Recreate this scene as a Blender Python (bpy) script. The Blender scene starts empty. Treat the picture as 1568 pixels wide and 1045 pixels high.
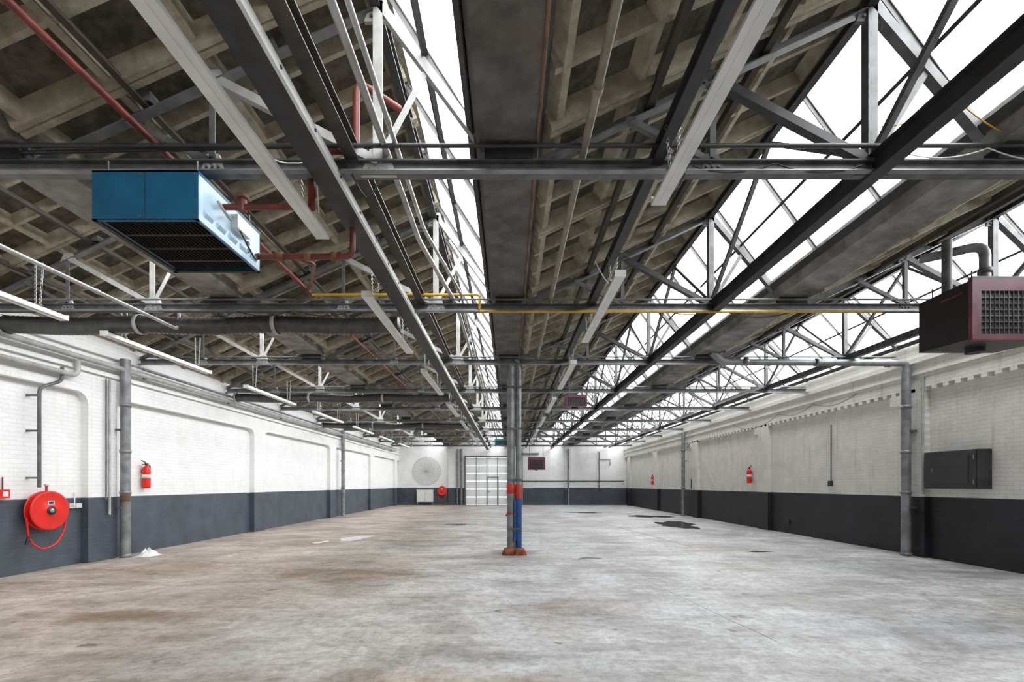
import bpy, math, random
from mathutils import Vector, Matrix
random.seed(7)
E=1.5
def P(x,d,h): return Vector((x,d,h+E))

# ---------------------------------------------------------------- materials
def mat(name,c1,c2=None,rough=0.6,metal=0.0,scale=4.0,bump=0.0,bscale=30.0,detail=6,lo=0.35,hi=0.65,stain=None,stc=(.55,.52,.48)):
    m=bpy.data.materials.new(name); m.use_nodes=True
    nt=m.node_tree; b=nt.nodes['Principled BSDF']
    b.inputs['Roughness'].default_value=rough; b.inputs['Metallic'].default_value=metal
    g=nt.nodes.new('ShaderNodeNewGeometry')
    if c2 is None:
        c2=tuple(x*0.75 for x in c1)
    n=nt.nodes.new('ShaderNodeTexNoise'); n.inputs['Scale'].default_value=scale; n.inputs['Detail'].default_value=detail
    nt.links.new(g.outputs['Position'],n.inputs['Vector'])
    r=nt.nodes.new('ShaderNodeValToRGB')
    r.color_ramp.elements[0].position=lo; r.color_ramp.elements[1].position=hi
    r.color_ramp.elements[0].color=(*c2,1); r.color_ramp.elements[1].color=(*c1,1)
    nt.links.new(n.outputs['Fac'],r.inputs['Fac']); cur=r.outputs['Color']
    if stain:
        n5=nt.nodes.new('ShaderNodeTexNoise'); n5.inputs['Scale'].default_value=stain; n5.inputs['Detail'].default_value=10; n5.inputs['Roughness'].default_value=.75
        nt.links.new(g.outputs['Position'],n5.inputs['Vector'])
        r5=nt.nodes.new('ShaderNodeValToRGB'); r5.color_ramp.elements[0].position=.40; r5.color_ramp.elements[1].position=.56
        r5.color_ramp.elements[0].color=(*stc,1); r5.color_ramp.elements[1].color=(1,1,1,1)
        nt.links.new(n5.outputs['Fac'],r5.inputs['Fac'])
        mu=nt.nodes.new('ShaderNodeMixRGB'); mu.blend_type='MULTIPLY'; mu.inputs[0].default_value=1
        nt.links.new(cur,mu.inputs[1]); nt.links.new(r5.outputs['Color'],mu.inputs[2]); cur=mu.outputs[0]
    nt.links.new(cur,b.inputs['Base Color'])
    if bump>0:
        n2=nt.nodes.new('ShaderNodeTexNoise'); n2.inputs['Scale'].default_value=bscale; n2.inputs['Detail'].default_value=5
        nt.links.new(g.outputs['Position'],n2.inputs['Vector'])
        bp=nt.nodes.new('ShaderNodeBump'); bp.inputs['Strength'].default_value=bump; bp.inputs['Distance'].default_value=0.02
        nt.links.new(n2.outputs['Fac'],bp.inputs['Height']); nt.links.new(bp.outputs['Normal'],b.inputs['Normal'])
    return m

def wall_mat(name,axis,white,white2,dark,dark2,dado=1.25,dirt=0.5,rough=0.55,mortar=.86):
    m=bpy.data.materials.new(name); m.use_nodes=True
    nt=m.node_tree; L=nt.links.new; b=nt.nodes['Principled BSDF']
    g=nt.nodes.new('ShaderNodeNewGeometry'); s=nt.nodes.new('ShaderNodeSeparateXYZ'); L(g.outputs['Position'],s.inputs[0])
    cmb=nt.nodes.new('ShaderNodeCombineXYZ'); L(s.outputs[axis],cmb.inputs[0]); L(s.outputs[2],cmb.inputs[1])
    br=nt.nodes.new('ShaderNodeTexBrick'); L(cmb.outputs[0],br.inputs['Vector'])
    br.inputs['Scale'].default_value=1.0; br.inputs['Brick Width'].default_value=0.22; br.inputs['Row Height'].default_value=0.074
    br.inputs['Mortar Size'].default_value=0.006; br.inputs['Mortar Smooth'].default_value=0.5
    br.inputs['Color1'].default_value=(1,1,1,1); br.inputs['Color2'].default_value=(.95,.95,.945,1); br.inputs['Mortar'].default_value=(mortar,mortar,mortar*.98,1)
    n=nt.nodes.new('ShaderNodeTexNoise'); n.inputs['Scale'].default_value=2.2; n.inputs['Detail'].default_value=10; n.inputs['Roughness'].default_value=.7; L(g.outputs['Position'],n.inputs['Vector'])
    r=nt.nodes.new('ShaderNodeValToRGB'); r.color_ramp.elements[0].position=.35; r.color_ramp.elements[1].position=.6
    r.color_ramp.elements[0].color=(*white2,1); r.color_ramp.elements[1].color=(*white,1); L(n.outputs['Fac'],r.inputs['Fac'])
    n3=nt.nodes.new('ShaderNodeTexNoise'); n3.inputs['Scale'].default_value=2.5; n3.inputs['Detail'].default_value=8; L(g.outputs['Position'],n3.inputs['Vector'])
    r3=nt.nodes.new('ShaderNodeValToRGB'); r3.color_ramp.elements[0].position=.3; r3.color_ramp.elements[1].position=.7
    r3.color_ramp.elements[0].color=(*dark2,1); r3.color_ramp.elements[1].color=(*dark,1); L(n3.outputs['Fac'],r3.inputs['Fac'])
    gt=nt.nodes.new('ShaderNodeMath'); gt.operation='GREATER_THAN'; L(s.outputs[2],gt.inputs[0]); gt.inputs[1].default_value=dado
    mp=nt.nodes.new('ShaderNodeMapping'); mp.inputs['Scale'].default_value=(6,6,.5); L(g.outputs['Position'],mp.inputs[0])
    n4=nt.nodes.new('ShaderNodeTexNoise'); n4.inputs['Scale'].default_value=1.0; n4.inputs['Detail'].default_value=10; n4.inputs['Roughness'].default_value=.7; L(mp.outputs[0],n4.inputs['Vector'])
    r4=nt.nodes.new('ShaderNodeValToRGB'); r4.color_ramp.elements[0].position=.30; r4.color_ramp.elements[1].position=.44
    r4.color_ramp.elements[0].color=(.62,.55,.44,1); r4.color_ramp.elements[1].color=(1,1,1,1); L(n4.outputs['Fac'],r4.inputs['Fac'])
    ds=nt.nodes.new('ShaderNodeMixRGB'); ds.blend_type='MULTIPLY'; ds.inputs[0].default_value=dirt; L(r.outputs['Color'],ds.inputs[1]); L(r4.outputs['Color'],ds.inputs[2])
    mx=nt.nodes.new('ShaderNodeMixRGB'); L(gt.outputs[0],mx.inputs[0]); L(r3.outputs['Color'],mx.inputs[1]); L(ds.outputs[0],mx.inputs[2])
    mu=nt.nodes.new('ShaderNodeMixRGB'); mu.blend_type='MULTIPLY'; mu.inputs[0].default_value=.75
    L(mx.outputs[0],mu.inputs[1]); L(br.outputs['Color'],mu.inputs[2])
    L(mu.outputs[0],b.inputs['Base Color']); b.inputs['Roughness'].default_value=rough
    bp=nt.nodes.new('ShaderNodeBump'); bp.inputs['Strength'].default_value=.45; bp.inputs['Distance'].default_value=.008
    L(br.outputs['Fac'],bp.inputs['Height']); bp.invert=True; L(bp.outputs['Normal'],b.inputs['Normal'])
    return m

def floor_mat():
    m=bpy.data.materials.new('floor_concrete'); m.use_nodes=True
    nt=m.node_tree; L=nt.links.new; b=nt.nodes['Principled BSDF']
    g=nt.nodes.new('ShaderNodeNewGeometry'); s=nt.nodes.new('ShaderNodeSeparateXYZ'); L(g.outputs['Position'],s.inputs[0])
    def noise(sc,det,rough=.6,vec=None,dist=0):
        n=nt.nodes.new('ShaderNodeTexNoise'); n.inputs['Scale'].default_value=sc; n.inputs['Detail'].default_value=det; n.inputs['Roughness'].default_value=rough; n.inputs['Distortion'].default_value=dist
        L(vec or g.outputs['Position'],n.inputs['Vector']); return n
    def ramp(src,p0,c0,p1,c1):
        r=nt.nodes.new('ShaderNodeValToRGB'); r.color_ramp.elements[0].position=p0; r.color_ramp.elements[1].position=p1
        r.color_ramp.elements[0].color=(*c0,1); r.color_ramp.elements[1].color=(*c1,1); L(src,r.inputs['Fac']); return r
    def mapped(sc,rot=0):
        mp=nt.nodes.new('ShaderNodeMapping'); mp.inputs['Scale'].default_value=sc; mp.inputs['Rotation'].default_value=(0,0,rot); L(g.outputs['Position'],mp.inputs[0]); return mp.outputs[0]
    def math_(op,a,c,d=None):
        n=nt.nodes.new('ShaderNodeMath'); n.operation=op
        for i,v in enumerate((a,c,d)):
            if v is None: continue
            if isinstance(v,(int,float)): n.inputs[i].default_value=v
            else: L(v,n.inputs[i])
        return n.outputs[0]
    mr=nt.nodes.new('ShaderNodeMapRange'); mr.inputs[1].default_value=-5; mr.inputs[2].default_value=5; 
    nx=noise(.25,3)
    L(math_('SUBTRACT',math_('MULTIPLY_ADD',nx.outputs['Fac'],9,s.outputs[0]),4.5),mr.inputs[0])
    base=ramp(mr.outputs[0],.10,(.59,.51,.44),.55,(.66,.665,.675))
    r1=ramp(noise(.6,10,.7,None,.6).outputs['Fac'],.40,(.58,.55,.52),.56,(1,1,1))
    r2=ramp(noise(1.6,12,.78,mapped((.4,1.3,1))).outputs['Fac'],.38,(.54,.51,.47),.54,(1,1,1))
    r3=ramp(noise(9,12,.85).outputs['Fac'],.40,(.60,.59,.57),.54,(1.03,1.03,1.03))
    r4=ramp(noise(.3,4,.5).outputs['Fac'],.54,(1,1,1),.70,(.80,.69,.57))
    r5=ramp(noise(2.7,3,.5,mapped((1,1.3,1),.4)).outputs['Fac'],.265,(.30,.27,.24),.30,(1,1,1))
    r6=ramp(noise(1.2,12,.85,mapped((1.8,.5,1),.25)).outputs['Fac'],.53,(1,1,1),.64,(1.30,1.30,1.30))
    r7=ramp(noise(.9,12,.8,mapped((.5,1.8,1),-.35),.8).outputs['Fac'],.55,(1,1,1),.62,(.74,.71,.67))
    cur=base.outputs['Color']
    for r,f in((r1,.8),(r2,.8),(r3,.9),(r4,.9),(r5,.8),(r6,.9),(r7,.9)):
        mu=nt.nodes.new('ShaderNodeMixRGB'); mu.blend_type='MULTIPLY'; mu.inputs[0].default_value=f
        L(cur,mu.inputs[1]); L(r.outputs['Color'],mu.inputs[2]); cur=mu.outputs[0]
    nw=noise(1.3,9,.7).outputs['Fac']
    for (cx,cy,rx,ry,col,edge) in ((-4.4,5.2,1.3,.35,(.62,.49,.38),.5),(-2.6,7.6,1.5,.6,(.74,.65,.56),.5),(-6.0,8.0,1.6,.8,(.78,.70,.62),.5),(1.0,5.6,1.1,.5,(.86,.78,.73),.5),(4.5,4.6,1.6,.8,(.76,.77,.80),.5),(.1,10.1,.75,.6,(.62,.56,.52),.5),(-.3,3.4,1.2,.4,(.80,.72,.64),.5),(7.0,8.0,1.6,1.5,(.75,.75,.77),.6)):
        dx=math_('MULTIPLY',math_('SUBTRACT',s.outputs[0],cx),1/rx);dy=math_('MULTIPLY',math_('SUBTRACT',s.outputs[1],cy),1/ry)
        dd=math_('SQRT',math_('ADD',math_('MULTIPLY',dx,dx),math_('MULTIPLY',dy,dy)),0)
        dd=math_('ADD',dd,math_('MULTIPLY',math_('SUBTRACT',nw,.5),2.6))
        rp=ramp(dd,1-edge,col,1.0,(1,1,1))
        mu=nt.nodes.new('ShaderNodeMixRGB'); mu.blend_type='MULTIPLY'; mu.inputs[0].default_value=1
        L(cur,mu.inputs[1]); L(rp.outputs['Color'],mu.inputs[2]); cur=mu.outputs[0]
    L(cur,b.inputs['Base Color'])
    rr=ramp(noise(1.1,8,.6).outputs['Fac'],.3,(.36,.36,.36),.7,(.58,.58,.58)); L(rr.outputs['Color'],b.inputs['Roughness'])
    bp=nt.nodes.new('ShaderNodeBump'); bp.inputs['Strength'].default_value=.25; bp.inputs['Distance'].default_value=.01
    L(noise(18,6,.7).outputs['Fac'],bp.inputs['Height']); L(bp.outputs['Normal'],b.inputs['Normal'])
    return m

M={}
M['floor']=floor_mat()
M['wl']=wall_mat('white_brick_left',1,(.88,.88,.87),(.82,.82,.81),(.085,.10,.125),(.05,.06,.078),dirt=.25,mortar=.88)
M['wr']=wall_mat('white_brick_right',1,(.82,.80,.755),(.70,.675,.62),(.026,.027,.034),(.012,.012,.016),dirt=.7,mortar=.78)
M['wf']=wall_mat('white_brick_far',0,(.86,.86,.85),(.77,.77,.76),(.07,.085,.11),(.045,.055,.072),dirt=.35)
M['rib']=mat('ribbed_concrete_roof',(.43,.385,.295),(.29,.255,.19),.85,0,9,.35,60,stain=3.0,stc=(.80,.78,.74))  # rib concrete made paler than the slab, lit rib faces put in the colour
M['slab']=mat('roof_slab_concrete',(.125,.108,.08),(.07,.06,.045),.9,0,8,.4,50,stain=4,stc=(.7,.67,.63))  # same roof concrete, darker: shade inside the coffers put in the colour
M['gut']=mat('gutter_concrete',(.17,.155,.145),(.10,.09,.083),.75,0,4,.5,25,stain=2.2,stc=(.7,.66,.62))
M['gutl']=mat('gutter_concrete_pale',(.34,.33,.31),(.21,.20,.185),.75,0,4,.5,25,stain=1.6)
M['rust']=mat('rust',(.26,.12,.05),(.10,.05,.03),.85,0,5,.2)
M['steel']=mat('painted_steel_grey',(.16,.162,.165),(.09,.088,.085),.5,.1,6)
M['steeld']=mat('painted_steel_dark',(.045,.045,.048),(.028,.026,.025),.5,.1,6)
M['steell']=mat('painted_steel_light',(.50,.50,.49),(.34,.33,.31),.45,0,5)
M['tan']=mat('tan_pipe_paint',(.27,.235,.18),(.17,.145,.11),.5,0,6)
M['brown']=mat('brown_steel',(.075,.058,.045),(.04,.032,.026),.6,.1,6)
M['redpipe']=mat('red_oxide_pipe',(.21,.035,.022),(.09,.02,.015),.5,0,7)
M['yellow']=mat('yellow_gas_pipe',(.62,.39,.03),(.42,.25,.02),.4,0,7)
M['galv']=mat('galvanised_pipe',(.29,.30,.31),(.17,.175,.18),.4,.3,5)
M['black']=mat('black_plastic',(.02,.02,.022),(.012,.012,.012),.45,0,10)
M['duct']=mat('black_flexible_duct',(.085,.083,.08),(.05,.048,.046),.35,.2,10)
M['bluep']=mat('blue_enamel',(.010,.115,.22),(.007,.08,.16),.4,0,3)
M['blues']=mat('blue_enamel_glare',(.56,.74,.88),(.46,.64,.80),.35,0,3)  # heater side: glare on the blue casing, painted in as a pale tone
M['red']=mat('signal_red',(.78,.02,.012),(.62,.015,.01),.35,0,4)
M['mag']=mat('burgundy_enamel',(.21,.045,.08),(.13,.028,.05),.45,0,4)
M['dred']=mat('dark_casing',(.022,.014,.017),(.013,.009,.011),.4,0,4)
M['white']=mat('white_enamel',(.76,.76,.74),(.66,.66,.64),.4,0,4)
M['cabm']=mat('grey_cabinet_paint',(.045,.045,.048),(.03,.03,.032),.5,0,4)
M['bluepaint']=mat('blue_column_paint',(.018,.09,.29),(.01,.05,.17),.5,0,8)
M['redpaint']=mat('red_column_paint',(.6,.04,.02),(.30,.03,.02),.5,0,8)
M['brick']=mat('brick_plinth',(.42,.10,.04),(.12,.05,.03),.8,0,9,.3)
M['chrome']=mat('zinc_chain',(.55,.55,.55),(.4,.4,.4),.3,.8,9)
M['teal']=mat('teal_enamel',(.02,.25,.30),None,.4,0,4)
M['dark_in']=mat('heater_interior',(.022,.018,.015),(.010,.009,.008),.6,.1,9)
M['puddle']=mat('damp_concrete',(.10,.095,.085),(.06,.055,.05),.12,0,4)
M['palep']=mat('pale_patch',(.80,.80,.78),(.60,.59,.57),.5,0,6)
def glass_mat():
    m=bpy.data.materials.new('roof_glazing'); m.use_nodes=True; nt=m.node_tree; L=nt.links.new
    nt.nodes.remove(nt.nodes['Principled BSDF']); o=nt.nodes['Material Output']
    t=nt.nodes.new('ShaderNodeBsdfTransparent'); t.inputs[0].default_value=(.97,.985,.99,1)
    gl=nt.nodes.new('ShaderNodeBsdfGlossy'); gl.inputs['Roughness'].default_value=.05
    mx=nt.nodes.new('ShaderNodeMixShader'); mx.inputs[0].default_value=.05
    L(t.outputs[0],mx.inputs[1]); L(gl.outputs[0],mx.inputs[2]); L(mx.outputs[0],o.inputs[0]); return m
M['glass']=glass_mat()
def trans_mat():
    m=bpy.data.materials.new('translucent_door_panel'); m.use_nodes=True; nt=m.node_tree; L=nt.links.new
    nt.nodes.remove(nt.nodes['Principled BSDF']); o=nt.nodes['Material Output']
    t=nt.nodes.new('ShaderNodeBsdfTranslucent'); t.inputs[0].default_value=(.5,.52,.52,1)
    gl=nt.nodes.new('ShaderNodeBsdfDiffuse'); gl.inputs[0].default_value=(.85,.86,.86,1)
    mx=nt.nodes.new('ShaderNodeMixShader'); mx.inputs[0].default_value=.85
    L(t.outputs[0],mx.inputs[1]); L(gl.outputs[0],mx.inputs[2]); L(mx.outputs[0],o.inputs[0]); return m
M['trans']=trans_mat()

# ---------------------------------------------------------------- mesh builder
def circ(r,n=12): return [(r*math.cos(2*math.pi*i/n),r*math.sin(2*math.pi*i/n)) for i in range(n)]
def Iprof(w,h,t):
    a=w/2;b=h/2;c=t/2
    return [(-a,-b),(a,-b),(a,-b+t),(c,-b+t),(c,b-t),(a,b-t),(a,b),(-a,b),(-a,b-t),(-c,b-t),(-c,-b+t),(-a,-b+t)]
def Lprof(w,h,t):
    a=w/2;b=h/2
    return [(-a,-b),(a,-b),(a,-b+t),(-a+t,-b+t),(-a+t,b),(-a,b)]
def Tprof(w,h,t):
    a=w/2;b=h/2;c=t/2
    return [(-a,b-t),(-c,b-t),(-c,-b),(c,-b),(c,b-t),(a,b-t),(a,b),(-a,b)]
def Rprof(w,h):
    a=w/2;b=h/2
    return [(-a,-b),(a,-b),(a,b),(-a,b)]
def TRAY(w,h,t):
    a=w/2;b=h/2
    return [(-a,-b),(a,-b),(a,b),(a-t,b),(a-t,-b+t),(-a+t,-b+t),(-a+t,b),(-a,b)]
class MB:
    def __init__(s): s.v=[];s.f=[];s.m=[];s.s=[];s.mats=[]
    def mi(s,k):
        if k not in s.mats: s.mats.append(k)
        return s.mats.index(k)
    def add(s,vs,fs,k,sm=False):
        o=len(s.v); s.v+= [tuple(v) for v in vs]; i=s.mi(k)
        for f in fs: s.f.append([o+j for j in f]); s.m.append(i); s.s.append(sm)
    def box(s,x0,x1,y0,y1,z0,z1,k):
        vs=[(x,y,z) for z in (z0,z1) for y in (y0,y1) for x in (x0,x1)]
        s.add(vs,[(0,2,3,1),(4,5,7,6),(0,1,5,4),(2,6,7,3),(0,4,6,2),(1,3,7,5)],k)
    def sweep(s,prof,p0,p1,k,up=(0,0,1),sm=False):
        p0=Vector(p0);p1=Vector(p1);d=(p1-p0)
        if d.length<1e-6:return
        d.normalize();u=Vector(up)
        if abs(d.dot(u))>.99:u=Vector((0,1,0))
        a=d.cross(u).normalized();b=a.cross(d)
        n=len(prof)
        r0=[p0+a*q[0]+b*q[1] for q in prof];r1=[p1+a*q[0]+b*q[1] for q in prof]
        s.add(r0+r1,[(i,(i+1)%n,n+(i+1)%n,n+i) for i in range(n)],k,sm)
        s.add(r0,[tuple(range(n))[::-1]],k);s.add(r1,[tuple(range(n))],k)
    def cyl(s,p0,p1,r,k,n=14): s.sweep(circ(r,n),p0,p1,k,sm=True)
    def tube(s,pts,r,k,n=10,rs=None,bend=0.0,closed=False):
        pts=[Vector(p) for p in pts]
        if bend>0 and len(pts)>2:
            o=[pts[0]]
            for i in range(1,len(pts)-1):
                a=pts[i-1]-pts[i];b=pts[i+1]-pts[i];q=min(bend,a.length*.45,b.length*.45)
                A=pts[i]+a.normalized()*q;B=pts[i]+b.normalized()*q
                for j in range(6):
                    t=j/5;o.append(A*(1-t)**2+pts[i]*2*t*(1-t)+B*t*t)
            o.append(pts[-1]);pts=o
        m=len(pts);rings=[];prev=None
        for i,p in enumerate(pts):
            if closed: d=pts[(i+1)%m]-pts[i-1]
            else: d=pts[min(i+1,m-1)]-pts[max(i-1,0)]
            d.normalize()
            if prev is None:
                u=Vector((0,0,1)) if abs(d.z)<.9 else Vector((0,1,0))
                a=d.cross(u).normalized()
            else:
                a=(prev-d*prev.dot(d)).normalized()
            prev=a;b=d.cross(a)
            rr=rs[i] if rs else r
            rings.append([p+a*math.cos(2*math.pi*j/n)*rr+b*math.sin(2*math.pi*j/n)*rr for j in range(n)])
        vs=[q for R in rings for q in R];fs=[]
        for i in range(m if closed else m-1):
            i2=(i+1)%m
            for j in range(n): fs.append((i*n+j,i*n+(j+1)%n,i2*n+(j+1)%n,i2*n+j))
        s.add(vs,fs,k,True)
        if not closed:
            s.add(rings[0],[tuple(range(n))[::-1]],k);s.add(rings[-1],[tuple(range(n))],k)
    def lathe(s,prof,c,axis,k,n=28):
        c=Vector(c);ax=Vector(axis).normalized()
        u=Vector((0,0,1)) if abs(ax.z)<.9 else Vector((1,0,0))
        a=ax.cross(u).normalized();b=ax.cross(a)
        vs=[c+ax*t+a*r*math.cos(2*math.pi*j/n)+b*r*math.sin(2*math.pi*j/n) for r,t in prof for j in range(n)]
        fs=[(i*n+j,i*n+(j+1)%n,(i+1)*n+(j+1)%n,(i+1)*n+j) for i in range(len(prof)-1) for j in range(n)]
        s.add(vs,fs,k,True)
    def chain(s,p0,p1,k='chrome',link=.034):
        p0=Vector(p0);p1=Vector(p1);d=p1-p0;L=d.length;d.normalize()
        u=Vector((0,1,0)) if abs(d.y)<.9 else Vector((1,0,0))
        a=d.cross(u).normalized();b=d.cross(a);cnt=max(2,int(L/(link*.75)))
        for i in range(cnt):
            c=p0+d*(L*(i+.5)/cnt);w=a if i%2 else b
            pts=[c+d*link*.5*math.cos(t*math.pi/4)+w*.011*math.sin(t*math.pi/4) for t in range(8)]
            s.tube(pts,.0035,k,n=4,closed=True)
    def obj(s,name,bevel=0.0):
        me=bpy.data.meshes.new(name);me.from_pydata(s.v,[],s.f)
        for k in s.mats: me.materials.append(M[k])
        me.polygons.foreach_set('material_index',s.m);me.polygons.foreach_set('use_smooth',s.s);me.update()
        import bmesh
        bm=bmesh.new();bm.from_mesh(me);bmesh.ops.recalc_face_normals(bm,faces=bm.faces);bm.to_mesh(me);bm.free()
        o=bpy.data.objects.new(name,me);bpy.context.scene.collection.objects.link(o)
        if bevel>0:
            b=o.modifiers.new('bevel','BEVEL');b.width=bevel;b.segments=2;b.limit_method='ANGLE'
        return o

Y0=-7.0; YF=33.5
XL=-8.17; XR=8.62
PL=-8.03; PR=8.50
HG=2.95; HR=4.25
BAYS=[(-8.15,HG,-5.33,HR,-4.52,HG),(-3.98,HG,-1.09,HR,-.27,HG),(.27,HG,3.03,HR,3.98,HG),(4.52,HG,7.28,HR,8.45,HG)]
TR=[.81+3.03*k for k in range(-2,11)]

# ---------------------------------------------------------------- floor
b=MB(); b.box(XL-.2,XR+.2,Y0-.2,YF+.3,-.15,0,'floor'); b.obj('floor')
b=MB()
def strip(pts,w):
    for i in range(len(pts)-1):
        a=Vector((*pts[i],.0015));c=Vector((*pts[i+1],.0015));d=(c-a).normalized();s_=Vector((-d.y,d.x,0))*w/2
        b.add([a-s_,a+s_,c+s_,c-s_],[(0,1,2,3)],'puddle')
pts=[(3.2,22)];
for i in range(24):
    t=i/23;pts.append((3.2+1.2*t+random.uniform(-.02,.02),22-11.0*t))
strip(pts,.016)
pts=[(1.6+.05*i+random.uniform(-.02,.02),11-.35*i) for i in range(20)]
strip(pts,.005)
b.obj('floor_crack')

def blob(name,cx,cy,rx,ry,k,seed):
    random.seed(seed);b=MB();n=64;ph=[random.uniform(0,6.28) for _ in range(6)]
    ring=[]
    for i in range(n):
        t=2*math.pi*i/n;r=1+.22*math.sin(2*t+ph[0])+.15*math.sin(3*t+ph[1])+.1*math.sin(5*t+ph[2])+.06*math.sin(9*t+ph[3])+.05*math.sin(14*t+ph[4])
        ring.append((cx+rx*r*math.cos(t),cy+ry*r*math.sin(t),.002))
    b.add(ring,[tuple(range(n))],k);return b.obj(name)
for nm,cx,cy,rx,ry,k in [('damp_patch',6.3,17.2,.75,1.3,'puddle'),('damp_patch',6.6,21.5,.9,.8,'puddle'),('damp_patch',4.0,24.5,.9,.5,'puddle'),
    ('damp_patch',1.65,9.3,.28,.12,'puddle'),('damp_patch',-1.85,17.2,.5,.45,'puddle'),('damp_patch',5.6,10.2,.25,.08,'puddle'),
    ('pale_floor_patch',-4.3,12.8,.35,.6,'palep'),('pale_floor_patch',-4.9,11.9,.15,.25,'palep')]:  # irregular pale patches on the floor
    blob(nm,cx,cy,rx,ry,k,int(cx*100+cy))

# ---------------------------------------------------------------- walls
def fillet(b,x0,x1,y,z,sy,r,k):
    n=8;pr=[(y,z)]
    for i in range(n+1):
        t=math.pi/2*i/n
        pr.append((y+sy*r*(1-math.sin(t)),z-r*(1-math.cos(t))))
    vs=[(x0,p[0],p[1]) for p in pr]+[(x1,p[0],p[1]) for p in pr];m=len(pr)
    fs=[(0,i,i+1) for i in range(1,m-1)]+[(m,m+i+1,m+i) for i in range(1,m-1)]+[(i,i+1,m+i+1,m+i) for i in range(1,m-1)]
    b.add(vs,fs,k)
b=MB(); b.box(XL-.2,XL,Y0,YF,0,E+HG+.1,'wl'); b.obj('wall_left')
b=MB()
pil=[-2.7,3.1,9.05,14.75,20.9,26.9,32.6]
for p in pil: b.box(XL,PL,p-.32,p+.32,0,E+1.75,'wl')
b.box(XL,PL,Y0,YF,E+1.75,E+2.15,'wl')
b.box(XL,PL+.06,Y0,YF,E+2.15,E+2.22,'wl')
b.box(XL,PL-.03,Y0,YF,E+2.22,E+2.55,'wl')
b.box(XL,PL+.05,Y0,YF,E+2.55,E+2.62,'wl')
b.box(XL,PL+.02,Y0,YF,E+2.62,E+HG+.0,'wl')
for i in range(len(pil)-1):
    fillet(b,XL,PL,pil[i]+.32,E+1.75,1,.22,'wl'); fillet(b,XL,PL,pil[i+1]-.32,E+1.75,-1,.22,'wl')
b.obj('trim_1')
b=MB(); b.box(XR,XR+.2,Y0,YF,0,E+HG+.1,'wr'); b.obj('wall_right')
b=MB()
pir=[-1.8,3.9,9.65,15.3,20.9,26.5,32.4]
for p in pir: b.box(PR,XR,p-.3,p+.3,0,E+2.0,'wr')
b.box(PR,XR,Y0,YF,E+2.0,E+2.28,'wr')
b.box(PR-.05,XR,Y0,YF,E+2.28,E+2.34,'wr')
b.box(PR-.02,XR,Y0,YF,E+2.34,E+2.52,'wr')
b.box(PR-.09,XR,Y0,YF,E+2.52,E+2.62,'wr')
b.box(PR-.02,XR,Y0,YF,E+2.62,E+HG,'wr')
y=Y0
while y<YF-.12:
    b.box(PR+.0,XR,y,y+.11,E+1.93,E+2.001,'wr'); y+=.24
for i in range(len(pir)-1):
    for j in range(3): b.box(PR+.03*j+.0,XR,pir[i]+.3,pir[i]+.3+.08*(3-j),E+1.72-.07*j+.0,E+1.93,'wr')
b.obj('trim_2')
DX0,DX1,DZ=-3.16,-.05,3.5
def gable(b,ya,yb):
    for (a,ha,r,hr,g,hg) in BAYS:
        for (x0,z0,x1,z1) in ((a,ha,r,hr),(r,hr,g,hg)):
            lo=E+HG-.1
            vs=[(x0,ya,lo),(x1,ya,lo),(x1,ya,z1+E),(x0,ya,z0+E)];vs+=[(v[0],yb,v[2]) for v in vs]
            b.add(vs,[(0,1,2,3),(7,6,5,4),(0,4,5,1),(1,5,6,2),(2,6,7,3),(3,7,4,0)],'wf')
b=MB()
b.box(XL,DX0,YF,YF+.25,0,DZ,'wf'); b.box(DX1,XR,YF,YF+.25,0,DZ,'wf'); b.box(XL,XR,YF,YF+.25,DZ,E+HG-.1,'wf')
gable(b,YF,YF+.25); b.obj('wall_far')
b=MB()
for x in (-4.2,4.35): b.box(x-.22,x+.22,YF-.12,YF,0,E+2.6,'wf')
b.obj('trim_3')
b=MB(); b.box(XL,XR,Y0-.25,Y0,0,E+HG-.1,'wf'); gable(b,Y0-.25,Y0); b.obj('wall_back')
# ---------------------------------------------------------------- door
b=MB()
nx,nz=4,6
for i in range(nx):
    for j in range(nz):
        x0=DX0+(DX1-DX0)*i/nx;x1=DX0+(DX1-DX0)*(i+1)/nx;z0=DZ*j/nz;z1=DZ*(j+1)/nz
        b.box(x0+.03,x1-.03,YF+.10,YF+.12,z0+.03,z1-.03,'trans')
for i in range(nx+1):
    x=DX0+(DX1-DX0)*i/nx;b.box(max(DX0,x-.03),min(DX1,x+.03),YF+.08,YF+.14,0,DZ,'steell')
for j in range(nz+1):
    z=DZ*j/nz;b.box(DX0,DX1,YF+.085,YF+.135,max(0,z-.025),z+.025 if j<nz else z,'steell')
b.box(-1.6,-1.56,YF+.04,YF+.1,0,2.05,'steel');b.box(-.8,-.76,YF+.04,YF+.1,0,2.05,'steel');b.box(-1.6,-.76,YF+.04,YF+.1,2.03,2.07,'steel')
b.box(-1.52,-1.38,YF+.0,YF+.06,.98,1.03,'black')
b.box(DX0-.08,DX0,YF-.06,YF-.001,0,DZ+.08,'steel');b.box(DX1,DX1+.08,YF-.06,YF-.001,0,DZ+.08,'steel');b.box(DX0-.08,DX1+.08,YF-.06,YF-.001,DZ,DZ+.08,'steel')
b.obj('door_1')

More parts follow.
